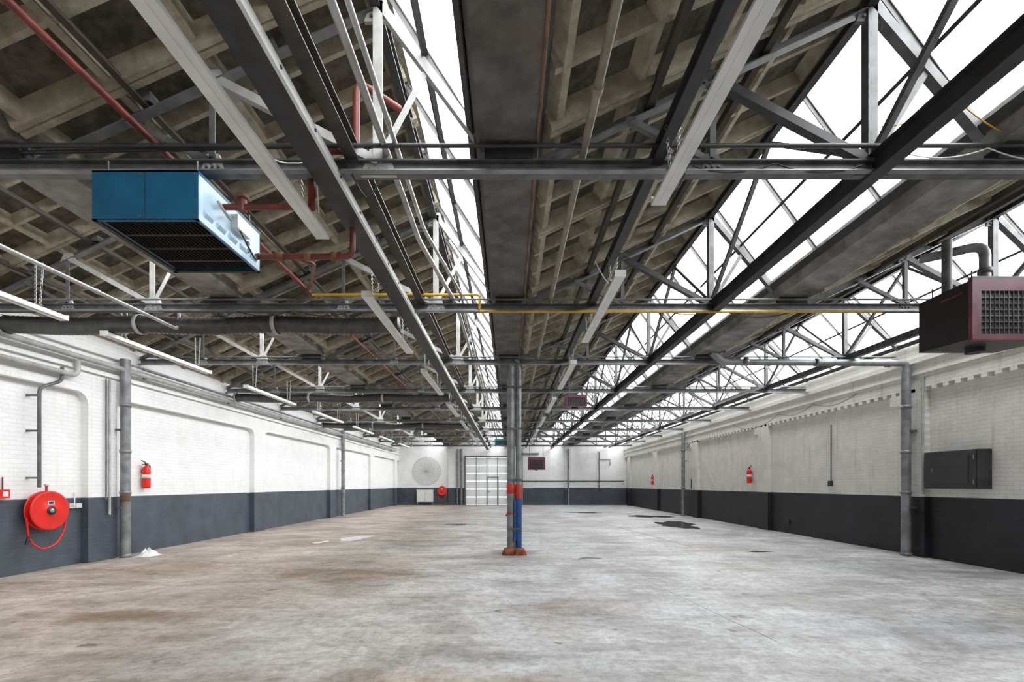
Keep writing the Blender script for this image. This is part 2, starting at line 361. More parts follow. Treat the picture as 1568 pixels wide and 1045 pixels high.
# ---------------------------------------------------------------- ribbed (coffered) ceiling
b=MB()
for (xa,ha,xr,hr,xg,hg) in BAYS:
    A=Vector((xa,0,ha+E));R=Vector((xr,0,hr+E));d=(R-A);Ls=d.length;d.normalize();n=Vector((-d.z,0,d.x))
    t0=A;t1=R+d*.06
    vs=[]
    for y in (Y0,YF+.05):
        for p in (t0,t1,t1+n*.07,t0+n*.07): vs.append((p.x,y,p.z))
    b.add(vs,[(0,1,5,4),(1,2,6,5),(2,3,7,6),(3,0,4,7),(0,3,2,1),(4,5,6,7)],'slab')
    y=Y0+.05;i=0
    while y<YF:
        if i%3: pr=[(-.022,-.06),(.022,-.06),(.05,.06),(-.05,.06)];off=n*(-.06)
        else: pr=[(-.055,-.08),(-.012,-.08),(0,-.05),(.012,-.08),(.055,-.08),(.08,.08),(-.08,.08)];off=n*(-.08)
        q0=A+off;q1=R+off
        b.sweep(pr,(q0.x,y,q0.z),(q1.x,y,q1.z),'rib',up=tuple(n))
        y+=.505;i+=1
    nl=4
    for j in range(nl+1):
        t=.03+.94*j/nl;p=A+d*(Ls*t)-n*.06
        b.sweep([(-.03,-.065),(.03,-.065),(.075,.06),(-.075,.06)],(p.x,Y0,p.z),(p.x,YF,p.z),'rib',up=tuple(n))
b.obj('ceiling')
# ---------------------------------------------------------------- roof glazing
for wi,(xa,ha,xr,hr,xg,hg) in enumerate(BAYS):
    b=MB();R=Vector((xr,0,hr+E));G=Vector((xg,0,hg+E));d=(G-R).normalized();n=Vector((-d.z,0,d.x))
    if n.z<0:n=-n
    q0=R+n*.02;q1=G+n*.02
    b.add([(q0.x,Y0,q0.z),(q0.x,YF,q0.z),(q1.x,YF,q1.z),(q1.x,Y0,q1.z)],[(0,1,2,3)],'glass')
    y=TR[0]
    while y<YF:
        b.sweep(Tprof(.035,.05,.01),(R.x,y,R.z),(G.x,y,G.z),'steel',up=tuple(n)); y+=1.01
    for t,w in ((0.02,.10),(.5,.035),(.98,.09)):
        p=R.lerp(G,t)-n*.02;b.sweep(Lprof(w,.06,.012),(p.x,Y0,p.z),(p.x,YF,p.z),'steeld',up=tuple(n))
    b.obj('window_%d'%(wi+1))
# ---------------------------------------------------------------- gutters
for gx in (-4.25,0,4.25):
    b=MB();zb=E+2.80;gm='gut' if gx==0 else 'gutl'
    seg=[(-.24,zb),(.24,zb),(.31,zb+.2),(.31,zb+.26),(.25,zb+.26),(.2,zb+.05),(-.2,zb+.05),(-.25,zb+.26),(-.31,zb+.26),(-.31,zb+.2)]
    ys=[Y0]+[t for t in TR if t>Y0]+[YF]
    for i in range(len(ys)-1):
        a=ys[i]+.006;c=ys[i+1]-.006
        vs=[(gx+p[0],a,p[1]) for p in seg]+[(gx+p[0],c,p[1]) for p in seg];m=len(seg)
        b.add(vs,[(k,(k+1)%m,m+(k+1)%m,m+k) for k in range(m)]+[tuple(range(m))[::-1],tuple(range(m,2*m))],gm)
    if gx==0: b.sweep(Lprof(.016,.03,.006),(gx+.232,Y0,zb-.005),(gx+.232,YF,zb-.005),'rust')
    b.obj('roof_gutter')
# ---------------------------------------------------------------- trusses
def truss(D):
    b=MB();CH=2.65
    b.sweep(Iprof(.10,.11,.012),P(PL+.065,D,CH),P(PR-.10,D,CH),'steel')
    b.sweep(Lprof(.05,.04,.008),P(PL+.065,D-.07,CH-.05),P(PR-.10,D-.07,CH-.05),'galv')
    for bi,(xa,ha,xr,hr,xg,hg) in enumerate(BAYS):
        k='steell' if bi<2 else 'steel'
        A=P(xa+.15 if bi==0 else xa,D,ha-.22);R=P(xr,D,hr-.22);G=P(xg,D,hg-.03)
        def on(t): return A.lerp(R,t)
        def C(x): return P(x,D,CH+.05)
        b.sweep(Lprof(.08,.09,.012),A,R+Vector((.03,0,.02)),'steel')
        b.sweep(Lprof(.07,.08,.012),R,G,k,up=(0,1,0))
        b.sweep(Lprof(.08,.08,.012),R,C(xr),k,up=(0,1,0))
        b.sweep(Lprof(.07,.07,.01),on(.52),C(xr),k if bi!=2 else 'steeld',up=(0,1,0))
        b.sweep(Lprof(.05,.05,.01),on(.52),C(on(.52).x),'steel',up=(0,1,0))
        b.sweep(Lprof(.05,.05,.01),on(.26),C(on(.52).x),'steel',up=(0,1,0))
        b.sweep(Lprof(.05,.05,.01),R.lerp(G,.5),C(xr),k,up=(0,1,0))
        for q,w,h in ((C(xr),.15,.11),(C(on(.52).x),.10,.07),(R-Vector((0,0,.05)),.12,.10),(on(.52),.12,.07)):
            b.add([q+Vector((-w,-.015,-h)),q+Vector((w,-.015,-h)),q+Vector((w*.5,-.015,h)),q+Vector((-w*.5,-.015,h)),
                   q+Vector((-w,.015,-h)),q+Vector((w,.015,-h)),q+Vector((w*.5,.015,h)),q+Vector((-w*.5,.015,h))],
                  [(0,1,2,3),(7,6,5,4),(0,4,5,1),(1,5,6,2),(2,6,7,3),(3,7,4,0)],k)
            for dx in (-.5,0,.5): b.cyl(q+Vector((dx*w,-.03,-h*.6)),q+Vector((dx*w,-.012,-h*.6)),.012,'steel',6)
        for t in (.33,.68):
            p=on(t)+Vector((0,0,.06));b.box(p.x-.05,p.x+.05,D-.05,D+.05,p.z-.03,p.z+.05,'steel')
    for gx in (-4.25,0,4.25):
        b.box(gx-.2,gx+.2,D-.06,D+.06,E+CH+.05,E+2.80,'steeld')
    b.obj('roof_truss')
for D in TR: truss(D)
Y1=YF-.15
def long(x,h,prof,k,y0=Y0+.05,y1=Y1):
    b=MB();b.sweep(prof,P(x,y0,h),P(x,y1,h),k);return b
for bi,(xa,ha,xr,hr,xg,hg) in enumerate(BAYS):
    b=MB()
    for t in (.33,.68):
        x=xa+(xr-xa)*t;h=ha+(hr-ha)*t-.19
        b.sweep(Lprof(.06,.08,.01),P(x,Y0+.05,h),P(x,Y1,h),'brown')
    b.sweep(Iprof(.08,.14,.012),P(xr-.02,Y0+.05,hr-.20),P(xr-.02,Y1,hr-.20),'steeld')
    b.obj('roof_purlin')
b=long(3.05,2.65,Iprof(.12,.18,.014),'steeld'); 
for i in range(len(TR)-1):
    b.sweep(Lprof(.05,.05,.008),P(3.05,TR[i],2.75),P(3.05,(TR[i]+TR[i+1])/2,4.0),'steel',up=(1,0,0))
    b.sweep(Lprof(.05,.05,.008),P(3.05,TR[i+1],2.75),P(3.05,(TR[i]+TR[i+1])/2,4.0),'steel',up=(1,0,0))
b.obj('lattice_girder')
b=MB()
for i in range(len(TR)-1):
    b.sweep(Lprof(.045,.045,.008),P(7.28,TR[i],2.75),P(7.28,(TR[i]+TR[i+1])/2,4.0),'steel',up=(1,0,0))
    b.sweep(Lprof(.045,.045,.008),P(7.28,TR[i+1],2.75),P(7.28,(TR[i]+TR[i+1])/2,4.0),'steel',up=(1,0,0))
b.sweep(Iprof(.1,.12,.012),P(7.28,Y0+.05,2.72),P(7.28,Y1,2.72),'steel')
b.obj('lattice_girder')
long(1.24,2.74,Iprof(.09,.12,.012),'steeld').obj('steel_joist')
long(-1.30,2.76,Iprof(.11,.13,.012),'brown').obj('steel_joist')
b=MB(); b.sweep(TRAY(.19,.07,.006),P(-1.52,Y0+.05,2.56),P(-1.52,YF-.3,2.56),'steeld')
b.sweep(Rprof(.026,.072),P(-1.41,Y0+.05,2.56),P(-1.41,YF-.3,2.56),'white')
for i in range(76): b.cyl(P(-1.399,Y0+.3+i*.5,2.56),P(-1.39,Y0+.3+i*.5,2.56),.012,'steeld',6)
for c in range(5): b.cyl(P(-1.58+c*.028,Y0+.05,2.555),P(-1.58+c*.028,YF-.3,2.555),.01,'black',6)
b.obj('cable_tray')
def pipe(name,pts,r,k,bend=.12,n=12,coll=True):
    b=MB();b.tube([P(*p) for p in pts],r,k,n=n,bend=bend)
    if coll:
        for i in range(len(pts)-1):
            a=P(*pts[i]);c=P(*pts[i+1]);L=(c-a).length
            if L>1.5:
                m=int(L/3.03)+1
                for j in range(m):
                    q=a.lerp(c,(j+.5)/m);d=(c-a).normalized()
                    b.cyl(q-d*.03,q+d*.03,r*1.25,k,n)
    return b.obj(name)
YS=Y0+.05
pipe('conduit_pipe',[(.62,YS,2.76),(.62,22,2.76)],.033,'tan')
pipe('conduit_pipe',[(-1.02,YS,2.78),(-1.02,5.2,2.78),(-.80,7.0,2.76),(-.72,30,2.74)],.028,'steell')
pipe('conduit_pipe',[(-.93,YS,2.80),(-.93,5.0,2.80),(-.70,6.6,2.78),(-.60,30,2.76)],.02,'steell')
pipe('heating_pipe',[(-2.93,YS,2.83),(-2.93,6.74,2.83)],.028,'redpipe')
pipe('heating_pipe',[(-2.93,7.1,2.78),(-2.93,30,2.78)],.022,'redpipe')
pipe('gas_pipe',[(-2.90,6.74,2.80),(-.43,6.74,2.80),(-.43,6.74,2.55),(5.5,6.74,2.55)],.02,'yellow',.05)
pipe('conduit_pipe',[(-5.05,YS,2.37),(-5.05,7.0,2.37),(-5.05,7.0,2.62)],.024,'steell')
pipe('conduit_pipe',[(-4.05,3.8,2.76),(-1.4,3.72,2.76)],.016,'steeld')
pipe('conduit_pipe',[(-7.9,3.72,2.76),(8.3,3.72,2.76)],.018,'steeld')
for D,x0,x1 in ((6.75,-7.9,8.3),(9.8,-7.9,8.3),(12.8,-7.9,8.3)):
    pipe('conduit_pipe',[(x0,D,2.735),(x1,D,2.735)],.014,'steel')
pipe('heating_pipe',[(-1.68,3.9,2.35),(-1.68,3.9,2.85),(-1.3,3.9,2.85),(-1.3,3.9,3.45),(-1.0,4.2,3.45)],.030,'redpipe')

def duct(D,H,x0,x1,r):
    b=MB();n=int((x1-x0)/.035);pts=[];rs=[]
    for i in range(n+1):
        x=x0+(x1-x0)*i/n;sag=.03*math.sin((x-x0)*math.pi/2.1)**2
        pts.append(P(x,D,H-sag));rs.append(r if i%2 else r*.86)
    b.tube(pts,r,'duct',n=16,rs=rs)
    for x in [x0+2.1*i for i in range(int((x1-x0)/2.1)+1)]:
        b.lathe([(r*1.08,-.03),(r*1.12,-.03),(r*1.12,.03),(r*1.08,.03)],P(x,D,H),(1,0,0),'steell',18)
        b.cyl(P(x,D,H+r),P(x,D-.05,2.62),.008,'steel',6)
    b.obj('ventilation_duct')
duct(7.08,2.48,-7.80,-1.70,.135)
duct(13.1,2.49,-7.80,-1.70,.12)
duct(19.2,2.49,-7.80,-1.70,.12)

# ---------------------------------------------------------------- light fixtures
def fixture(x,y0,L,H):
    b=MB()
    pr=[(-.06,-.03),(.06,-.03),(.045,.025),(.02,.04),(-.02,.04),(-.045,.025)]
    b.sweep(pr,P(x,y0,H),P(x,y0+L,H),'white')
    b.box(x-.064,x+.064,y0-.006,y0,E+H-.034,E+H+.042,'white');b.box(x-.064,x+.064,y0+L,y0+L+.006,E+H-.034,E+H+.042,'white')
    b.box(x-.012,x+.012,y0+.05,y0+L-.05,E+H-.036,E+H-.03,'white')
    for yy in (y0+.35,y0+L-.35):
        b.box(x-.05,x+.05,yy-.02,yy+.02,E+H+.03,E+H+.055,'steel')
        b.chain(P(x-.03,yy,H+.05),P(x-.05,yy+.02,2.78 if abs(x)<3 else 2.9));b.chain(P(x+.03,yy,H+.05),P(x+.05,yy+.02,2.78 if abs(x)<3 else 2.9))
    b.obj('fluorescent_light_fixture')
for i in range(7):
    fixture(1.27,1.45+3.75*i,2.42,2.40)
    fixture(-1.74,1.85+3.75*i,2.42,2.33)
for i in range(7):
    fixture(-6.15,3.2+3.75*i if i else 3.9,2.42,2.30)
for i in range(2,7):
    fixture(5.9,3.2+3.75*i,2.42,2.30)

# ---------------------------------------------------------------- heaters
def heater(x0,x1,y0,y1,h0,h1,front,side,louvre_side):
    b=MB();z0=E+h0;z1=E+h1;t=.012
    b.box(x0,x1,y0,y0+t,z0,z1,front);b.box(x0,x1,y1-t,y1,z0,z1,front)
    b.box(x0,x1,y0,y1,z1-t,z1,front)
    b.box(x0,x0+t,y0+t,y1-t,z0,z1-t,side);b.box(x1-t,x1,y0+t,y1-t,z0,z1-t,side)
    b.box(x0,x1,y0,y0+.02,z0-.006,z0+.006,front);b.box(x0,x1,y1-.03,y1,z0-.006,z0+.006,'dark_in')
    b.box(x0,x0+.04,y0,y1,z0-.006,z0+.006,'dark_in');b.box(x1-.02,x1,y0,y1,z0-.006,z0+.006,front)
    b.box(x0+.03,x1-.03,y0+.03,y1-.03,z0+.10,z0+.12,'dark_in')
    n=int((x1-x0-.1)/.035)
    for i in range(n+1):
        x=x0+.05+i*(x1-x0-.1)/n;b.box(x-.002,x+.002,y0+.05,y1-.05,z0+.02,z0+.10,'dark_in')
    for yy in (.3,.55,.8): b.cyl((x0+.05,y0+(y1-y0)*yy,z0+.03),(x1-.05,y0+(y1-y0)*yy,z0+.03),.012,'brown',8)
    xm=(x0+x1)/2;b.box(xm-.003,xm+.003,y0-.002,y0,z0+.01,z1-.01,'steeld')
    for xx in (x0+.03,xm-.04,xm+.04,x1-.03):
        for zz in (z0+.03,z1-.03): b.cyl((xx,y0-.004,zz),(xx,y0,zz),.006,'steel',6)
    xs=x1 if louvre_side>0 else x0;s=louvre_side
    for i in range(5):
        yy=y0+.12+i*(y1-y0-.24)/4
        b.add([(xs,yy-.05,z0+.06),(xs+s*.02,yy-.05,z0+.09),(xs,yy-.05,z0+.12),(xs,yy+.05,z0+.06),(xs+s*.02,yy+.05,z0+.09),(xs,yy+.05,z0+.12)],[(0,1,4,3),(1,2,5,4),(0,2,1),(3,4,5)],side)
    b.box(xs,xs+s*.004,y0,y1,z1-.02,z1,front)
    for xx in (x0+.06,x1-.06):
        for yy in (y0+.08,y1-.08):
            b.cyl((xx,yy,z1-.01),(xx,yy,E+2.62),.008,'steel',6)
    return b
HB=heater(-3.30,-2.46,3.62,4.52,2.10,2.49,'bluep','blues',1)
HB.tube([P(-2.5,3.95,2.40),P(-2.35,3.95,2.40),P(-1.86,3.95,2.40)],.026,'redpipe')
HB.cyl(P(-2.30,3.95,2.36),P(-2.30,3.95,2.47),.035,'redpipe');HB.cyl(P(-2.30,3.95,2.47),P(-2.30,3.95,2.50),.05,'rust')
HB.tube([P(-2.5,4.45,2.22),P(-2.2,4.45,2.22),P(-1.52,4.45,2.22),P(-1.52,4.45,2.50)],.028,'redpipe',bend=.08)
for x in (-2.22,-1.95,-1.7): HB.lathe([(.030,-.03),(.042,-.03),(.042,.03),(.030,.03)],P(x,4.45,2.22),(1,0,0),'rust',12)
HB.tube([P(-2.1,4.45,2.22),P(-2.0,4.7,2.27),P(-2.6,6.0,2.62),P(-2.88,6.5,2.75)],.022,'redpipe',bend=.1)
HB.box(-2.46,-2.40,4.05,4.25,E+2.28,E+2.40,'white');HB.tube([P(-2.42,4.1,2.3),P(-2.36,4.15,2.15),P(-2.4,4.35,2.12),P(-2.44,4.45,2.25)],.008,'black',bend=.08,n=6)
HB.tube([P(-2.42,3.8,2.36),P(-2.38,3.9,2.26),P(-2.41,4.0,2.34)],.012,'chrome',bend=.05,n=6)
for z in (2.2,2.27): HB.cyl(P(-2.462,4.3,z),P(-2.445,4.3,z),.02,'steeld',10)
HB.obj('unit_heater')
def gheater(x0,x1,y0,y1,h0,h1,body,frame):
    b=MB();z0=E+h0;z1=E+h1;w=x1-x0;h=z1-z0
    vs=[(x0,y0+.03,z0+.02),(x1,y0+.03,z0+.02),(x1,y0+.03,z1-.01),(x0,y0+.03,z1-.01),(x0+.01,y1,z0+.05),(x1-.01,y1,z0+.05),(x1-.01,y1,z1-.02),(x0+.01,y1,z1-.02)]
    b.add(vs,[(3,2,1,0),(4,5,6,7),(0,1,5,4),(1,2,6,5),(2,3,7,6),(3,0,4,7)],body)
    f=.13*h
    b.box(x0-.01,x0+f,y0-.02,y0+.03,z0,z1,frame);b.box(x1-f,x1+.01,y0-.02,y0+.03,z0,z1,frame)
    b.box(x0+f,x1-f,y0-.02,y0+.03,z1-f*1.6,z1,frame);b.box(x0+f,x1-f,y0-.02,y0+.03,z0,z0+f*.7,frame)
    b.box(x0+f,x1-f,y0+.02,y0+.028,z0+f*.7,z1-f*1.6,'black')
    b.box(x0-.012,x1+.012,y0-.022,y0+.032,z1,z1+.02,'steel')
    zz0=z0+f*.7;zz1=z1-f*1.6;n=7
    for i in range(1,n): z=zz0+(zz1-zz0)*i/n;b.box(x0+f,x1-f,y0-.012,y0+.01,z-.005,z+.005,'steel')
    n=max(6,int((x1-x0-2*f)/.055))
    for i in range(1,n): x=x0+f+(x1-x0-2*f)*i/n;b.box(x-.004,x+.004,y0-.016,y0-.006,zz0,zz1,'steel')
    for xx in (x0+.1,x1-.1):
        for yy in (y0+.1,y1-.1): b.cyl((xx,yy,z1-.03),(xx,yy,max(z1+.1,E+2.62)),.008,'steel',6)
    b.box(x0-.006,x0+.02,y0+.1,y0+.4 if y1-y0>.5 else y1-.05,z1-.14,z1-.12,frame)
    b.cyl((x0+w*.5,y1-.25,z0-.02),(x0+w*.5,y1-.25,z0+.06),.10,'black')
    return b
b=gheater(5.57,6.60,5.5,6.22,1.74,2.48,'dred','mag')
b.tube([P(5.75,6.0,2.40),P(5.75,6.0,3.05),P(5.75,6.0,3.2)],.055,'steel',bend=.1)
b.tube([P(6.25,6.0,2.40),P(6.25,6.0,3.15),P(5.95,6.25,3.15),P(5.75,6.4,3.15)],.06,'galv',bend=.15)
b.lathe([(.06,-.03),(.075,-.03),(.075,.03),(.06,.03)],P(6.25,6.0,2.8),(0,0,1),'steel',16)
b.obj('warm_air_heater')
gheater(1.55,2.10,12.3,12.8,2.10,2.40,'dred','mag').obj('warm_air_heater')
gheater(1.25,2.35,29.6,30.2,.95,1.75,'dred','mag').obj('warm_air_heater')
gheater(-.75,-.05,24.6,25.1,2.1,2.45,'teal','teal').obj('unit_heater')

# ---------------------------------------------------------------- columns
def column(x,D):
    b=MB()
    b.cyl(P(x-.045,D,-E+.1),P(x-.045,D,2.60),.085,'galv',24)
    b.cyl((x+.12,D-.01,.10),(x+.12,D-.01,1.20),.072,'bluepaint',18)
    b.cyl((x+.12,D-.01,1.20),(x+.12,D-.01,1.50),.073,'redpaint',18);b.cyl((x+.12,D-.01,1.50),P(x+.12,D-.01,2.45),.06,'galv',18)
    b.tube([P(x+.12,D-.01,2.44),P(x+.12,D-.01,2.62),P(x+.02,D,2.8)],.055,'galv',bend=.06)
    for (z0,z1) in ((1.30,1.52),(.86,.90)): b.lathe([(.086,z0),(.089,z0+.005),(.089,z1-.005),(.086,z1)],(x-.045,D,0),(0,0,1),'redpaint',24)
    b.box(x+.02,x+.07,D-.095,D-.06,.3,1.15,'bluepaint')
    for z in (.55,1.6,2.7,3.6): b.box(x-.13,x+.19,D-.10,D-.075,z-.02,z+.02,'steel')
    vs=[];
    for (s,z) in ((.27,0),(.22,.10),(.14,.13)):
        vs+=[(x+.03-s,D-s*.8,z),(x+.03+s,D-s*.8,z),(x+.03+s,D+s*.8,z),(x+.03-s,D+s*.8,z)]
    fs=[(3,2,1,0),(8,9,10,11)]
    for r in (0,4):
        for i in range(4): fs.append((r+i,r+(i+1)%4,r+4+(i+1)%4,r+4+i))
    b.add(vs,fs,'brick')
    b.box(x-.17,x-.0,D-.27,D-.1,0,.10,'brick');b.box(x+.06,x+.22,D-.26,D-.1,0,.13,'brick')
    for s in (-1,1):
        b.add([P(x-.04+s*.07,D-.02,2.25),P(x-.04+s*.07,D-.02,2.60),P(x-.04+s*.26,D-.02,2.60),P(x-.04+s*.07,D+.02,2.25),P(x-.04+s*.07,D+.02,2.60),P(x-.04+s*.26,D+.02,2.60)],
              [(0,1,2),(5,4,3),(0,3,4,1),(1,4,5,2),(2,5,3,0)],'galv')
    b.box(x-.3,x+.24,D-.09,D+.09,E+2.575,E+2.60,'galv')
    b.obj('steel_column')
column(.09,9.9);column(.09,22.02)
def dpipe(x,D,r=.085,top=2.58):
    b=MB();b.cyl((x,D,.0),P(x,D,top),r,'galv',18);s=-1 if x<0 else 1
    for z in (.0,1.3,2.15,3.1):b.lathe([(r,-.03),(r*1.18,-.03),(r*1.18,.04),(r,.04)],(x,D,z+.03),(0,0,1),'galv',18)
    w=.12 if x<0 else .135
    for z in (1.0,2.6):b.box(min(x,x+s*w),max(x,x+s*w),D-.11,D+.11,z,z+.04,'steel')
    return b
b=dpipe(-7.90,9.42);b.cyl((-7.9,9.42,1.15),(-7.9,9.42,1.28),.088,'rust',18)
b.cyl((-7.98,9.14,0.9),P(-7.98,9.14,2.1),.022,'steell');b.cyl((-7.98,9.06,1.2),P(-7.98,9.06,2.1),.014,'steel');b.obj('downpipe')
dpipe(-7.90,21.8).obj('downpipe')
b=dpipe(8.36,9.62,top=2.40)
b.tube([P(8.36,9.62,2.35),P(8.36,9.62,2.55),P(8.1,9.62,2.56),P(4.55,9.70,2.60),P(4.3,9.7,2.80)],.07,'galv',bend=.12,n=16)
for x in (8.0,6.5,5.0):b.lathe([(.07,-.04),(.085,-.04),(.085,.04),(.07,.04)],P(x,9.64,2.56+.01*(8-x)),(1,0,0),'galv',16)
b.cyl((8.47,9.35,1.3),P(8.47,9.35,2.2),.025,'steell');b.obj('downpipe')
dpipe(8.36,21.9,top=2.5).obj('downpipe')
b=MB();b.tube([(-7.96,7.75,1.45),(-7.96,7.75,3.15),(-7.96,8.15,3.35),(-7.96,8.15,3.6)],.028,'steel',bend=.1)
b.tube([P(-7.92,YS,2.0),P(-7.92,8.4,2.0),P(-7.92,8.4,2.3)],.045,'steell',bend=.15)
b.tube([P(-7.90,YS,2.36),P(-7.90,32,2.36)],.05,'steell');
b.tube([P(-7.92,9.9,2.5),P(-7.92,32,2.5)],.03,'galv')
for z in (1.6,2.4,3.0): b.box(-8.17,-7.94,7.73,7.77,z,z+.03,'steel')
for y in range(-5,32,3): b.box(-8.0,-7.93,y-.02,y+.02,E+2.30,E+2.42,'steel')
b.obj('service_pipework')
# ---------------------------------------------------------------- hose reel
def reel(c,ax,back):
    b=MB();c=Vector(c);ax=Vector(ax)
    R=.325
    b.lathe([(0,.0),(R,.0),(R+.012,.006),(R+.012,.018),(R,.024),(.10,.024)],c+ax*.02,ax,'red',40)
    b.lathe([(.10,.02),(.20,.02),(.20,.12),(.10,.12)],c,ax,'black',32)
    for i in range(3):
        for j in range(2):
            rr=.215+j*.032
            pts=[]
            u=Vector((0,0,1));v=ax.cross(u)
            for t in range(32): pts.append(c+ax*(.055+.028*i)+u*rr*math.cos(t*math.pi/16)+v*rr*math.sin(t*math.pi/16))
            b.tube(pts,.014,'red',n=6,closed=True)
    b.lathe([(.0,.160),(.07,.160),(.085,.150),(.20,.142),(.29,.142),(R,.148),(R+.014,.140),(R+.014,.126),(R,.120),(0,.120)],c,ax,'red',40)
    b.lathe([(0,.185),(.03,.185),(.038,.178),(.038,.158)],c,ax,'chrome',24)
    b.lathe([(0,.170),(.075,.1695),(.075,.155)],c,ax,'black',24)
    v=ax.cross(Vector((0,0,1)))
    q=c+ax*.152+Vector((0,0,.10));
    b.add([q-v*.06,q+v*.06,q+v*.06+Vector((0,0,.07)),q-v*.06+Vector((0,0,.07))],[(0,1,2,3)],'white')
    q=c+ax*.155
    b.add([q-v*.04+Vector((0,0,.115)),q+v*.04+Vector((0,0,.115)),q+v*.04+Vector((0,0,.155)),q-v*.04+Vector((0,0,.155))],[(0,1,2,3)],'black')
    b.tube([c+ax*.08-v*.30,c+ax*.09-v*.33-Vector((0,0,.3)),c+ax*.08-v*.18-Vector((0,0,.60)),c+ax*.08+v*.08-Vector((0,0,.68)),c+ax*.08+v*.30-Vector((0,0,.5)),c+ax*.08+v*.34-Vector((0,0,.1))],.016,'red',bend=.22,n=8)
    b.cyl(c+ax*.1+v*.32-Vector((0,0,.42)),c+ax*.1+v*.36-Vector((0,0,.55)),.022,'black',10)
    b.cyl(c-ax*back,c+ax*.03,.06,'steel',16);
    b.cyl(c+ax*.07,c+ax*.07+Vector((0,0,.45)),.018,'red');b.lathe([(0,0),(.03,.0),(.03,.04),(0,.04)],c+ax*.07+Vector((0,0,.42)),(0,0,1),'chrome',12)
    b.obj('fire_hose_reel')
reel((-8.09,7.93,1.05),(1,0,0),.08)
reel((-4.85,YF-.14,1.05),(0,-1,0),.14)
b=MB();b.box(-8.17,-8.09,7.28,7.42,1.28,1.42,'red');b.box(-8.09,-8.085,7.31,7.39,1.31,1.39,'white');b.cyl((-8.14,7.35,1.42),(-8.14,7.35,1.62),.01,'redpipe');b.obj('fire_alarm_call_point')
b=MB();b.box(-8.17,-8.11,8.45,8.56,1.06,1.15,'white');b.box(-8.17,-8.11,8.58,8.69,1.06,1.15,'white');b.box(-8.11,-8.105,8.47,8.54,1.08,1.13,'steell')
b.cyl((-8.14,8.57,1.15),(-8.14,8.57,1.35),.01,'white');b.obj('power_socket',bevel=.004)
# ---------------------------------------------------------------- extinguishers
def ext(x,D,z,s):
    b=MB();c=Vector((x,D,z))
    b.lathe([(0,0),(.065,0),(.078,.015),(.08,.04),(.08,.40),(.072,.45),(.05,.48),(.03,.495),(.022,.51),(.022,.53)],c,(0,0,1),'red',24)
    b.lathe([(.0805,.22),(.0812,.22),(.0812,.30),(.0805,.30)],c,(0,0,1),'white',24)
    b.box(x-.02,x+.02,D-.025,D+.025,z+.52,z+.56,'black')
    b.add([(x-.012,D-.02,z+.56),(x+.012,D-.02,z+.56),(x+.012,D-.13,z+.60),(x-.012,D-.13,z+.60),(x-.012,D-.02,z+.575),(x+.012,D-.02,z+.575),(x+.012,D-.13,z+.615),(x-.012,D-.13,z+.615)],[(0,1,2,3),(7,6,5,4),(0,4,5,1),(1,5,6,2),(2,6,7,3),(3,7,4,0)],'black')
    b.box(x-.01,x+.01,D-.11,D-.02,z+.52,z+.535,'black')
    b.cyl((x-s*.02,D,z+.54),(x-s*.05,D,z+.54),.018,'chrome',10)
    b.tube([(x,D+.02,z+.53),(x,D+.11,z+.50),(x,D+.11,z+.25),(x,D+.085,z+.12)],.011,'black',n=8,bend=.05)
    xw=(XL if s<0 else XR);b.box(min(x,xw),max(x,xw),D-.02,D+.02,z+.36,z+.40,'steel')
    b.obj('fire_extinguisher')
ext(-8.07,10.18,1.42,-1);ext(8.52,16.2,1.55,1);ext(8.52,27.1,1.5,1)
# ---------------------------------------------------------------- electrical cabinet etc.
b=MB()
b.box(8.36,8.62,8.15,9.20,1.42,2.14,'cabm');b.box(8.345,8.36,8.17,9.18,1.44,2.12,'cabm')
b.box(8.335,8.345,8.30,9.05,1.52,2.04,'cabm');b.box(8.32,8.345,8.98,9.01,1.74,1.82,'steel');
for z in (1.55,2.0):b.cyl((8.34,8.2,z-.04),(8.34,8.2,z+.04),.012,'steel',8)
b.obj('electrical_cabinet',bevel=.006)
b=MB()
b.tube([(8.60,12.2,3.1),(8.60,12.2,1.75),(8.60,12.2,1.55)],.012,'steeld',n=6);b.box(8.56,8.62,12.15,12.27,1.46,1.60,'steeld')
b.obj('light_switch')
b=MB();b.box(8.54,8.62,21.3,21.45,1.3,1.75,'steeld');b.cyl((8.58,21.37,1.75),(8.58,21.37,3.3),.012,'steel',6);b.obj('light_switch')
b=MB();b.box(8.58,8.62,14.0,14.3,.28,.42,'black');b.box(8.575,8.58,14.02,14.28,.30,.40,'steeld');b.obj('air_vent')
b=MB()
b.cyl((-3.45,YF-.12,.0),P(-3.45,YF-.12,2.6),.07,'galv');b.cyl((-3.75,YF-.1,.0),P(-3.75,YF-.1,2.6),.05,'galv')
b.tube([(.3,YF-.2,1.75),(.6,YF-.2,1.75),(8.4,YF-.2,1.75)],.035,'steeld')
b.cyl((1.0,YF-.1,.0),P(1.0,YF-.1,2.5),.04,'galv');b.cyl((6.6,YF-.1,1.2),P(6.6,YF-.1,2.4),.03,'steel');b.tube([(6.6,YF-.1,3.3),(7.4,YF-.1,3.3),(7.4,YF-.1,2.9)],.03,'steel')
b.cyl((4.35,YF-.2,.0),P(4.35,YF-.2,2.6),.06,'galv')
b.box(.95,2.2,YF-.2,YF,E+2.2,E+2.3,'steel')
b.obj('service_pipework')
b=MB();b.box(-6.65,-5.5,YF-.45,YF-.02,.25,1.12,'white');b.box(-6.68,-5.47,YF-.48,YF-.02,1.12,1.16,'steell')
for x in (-6.6,-5.55):
    for y in (YF-.42,YF-.06): b.box(x-.03,x+.03,y-.03,y+.03,0,.25,'steel')
b.box(-6.09,-6.07,YF-.455,YF-.44,.27,1.10,'steel');b.obj('storage_cabinet',bevel=.008)
b=MB();cx,cy,cz=-6.0,YF-.06,2.5
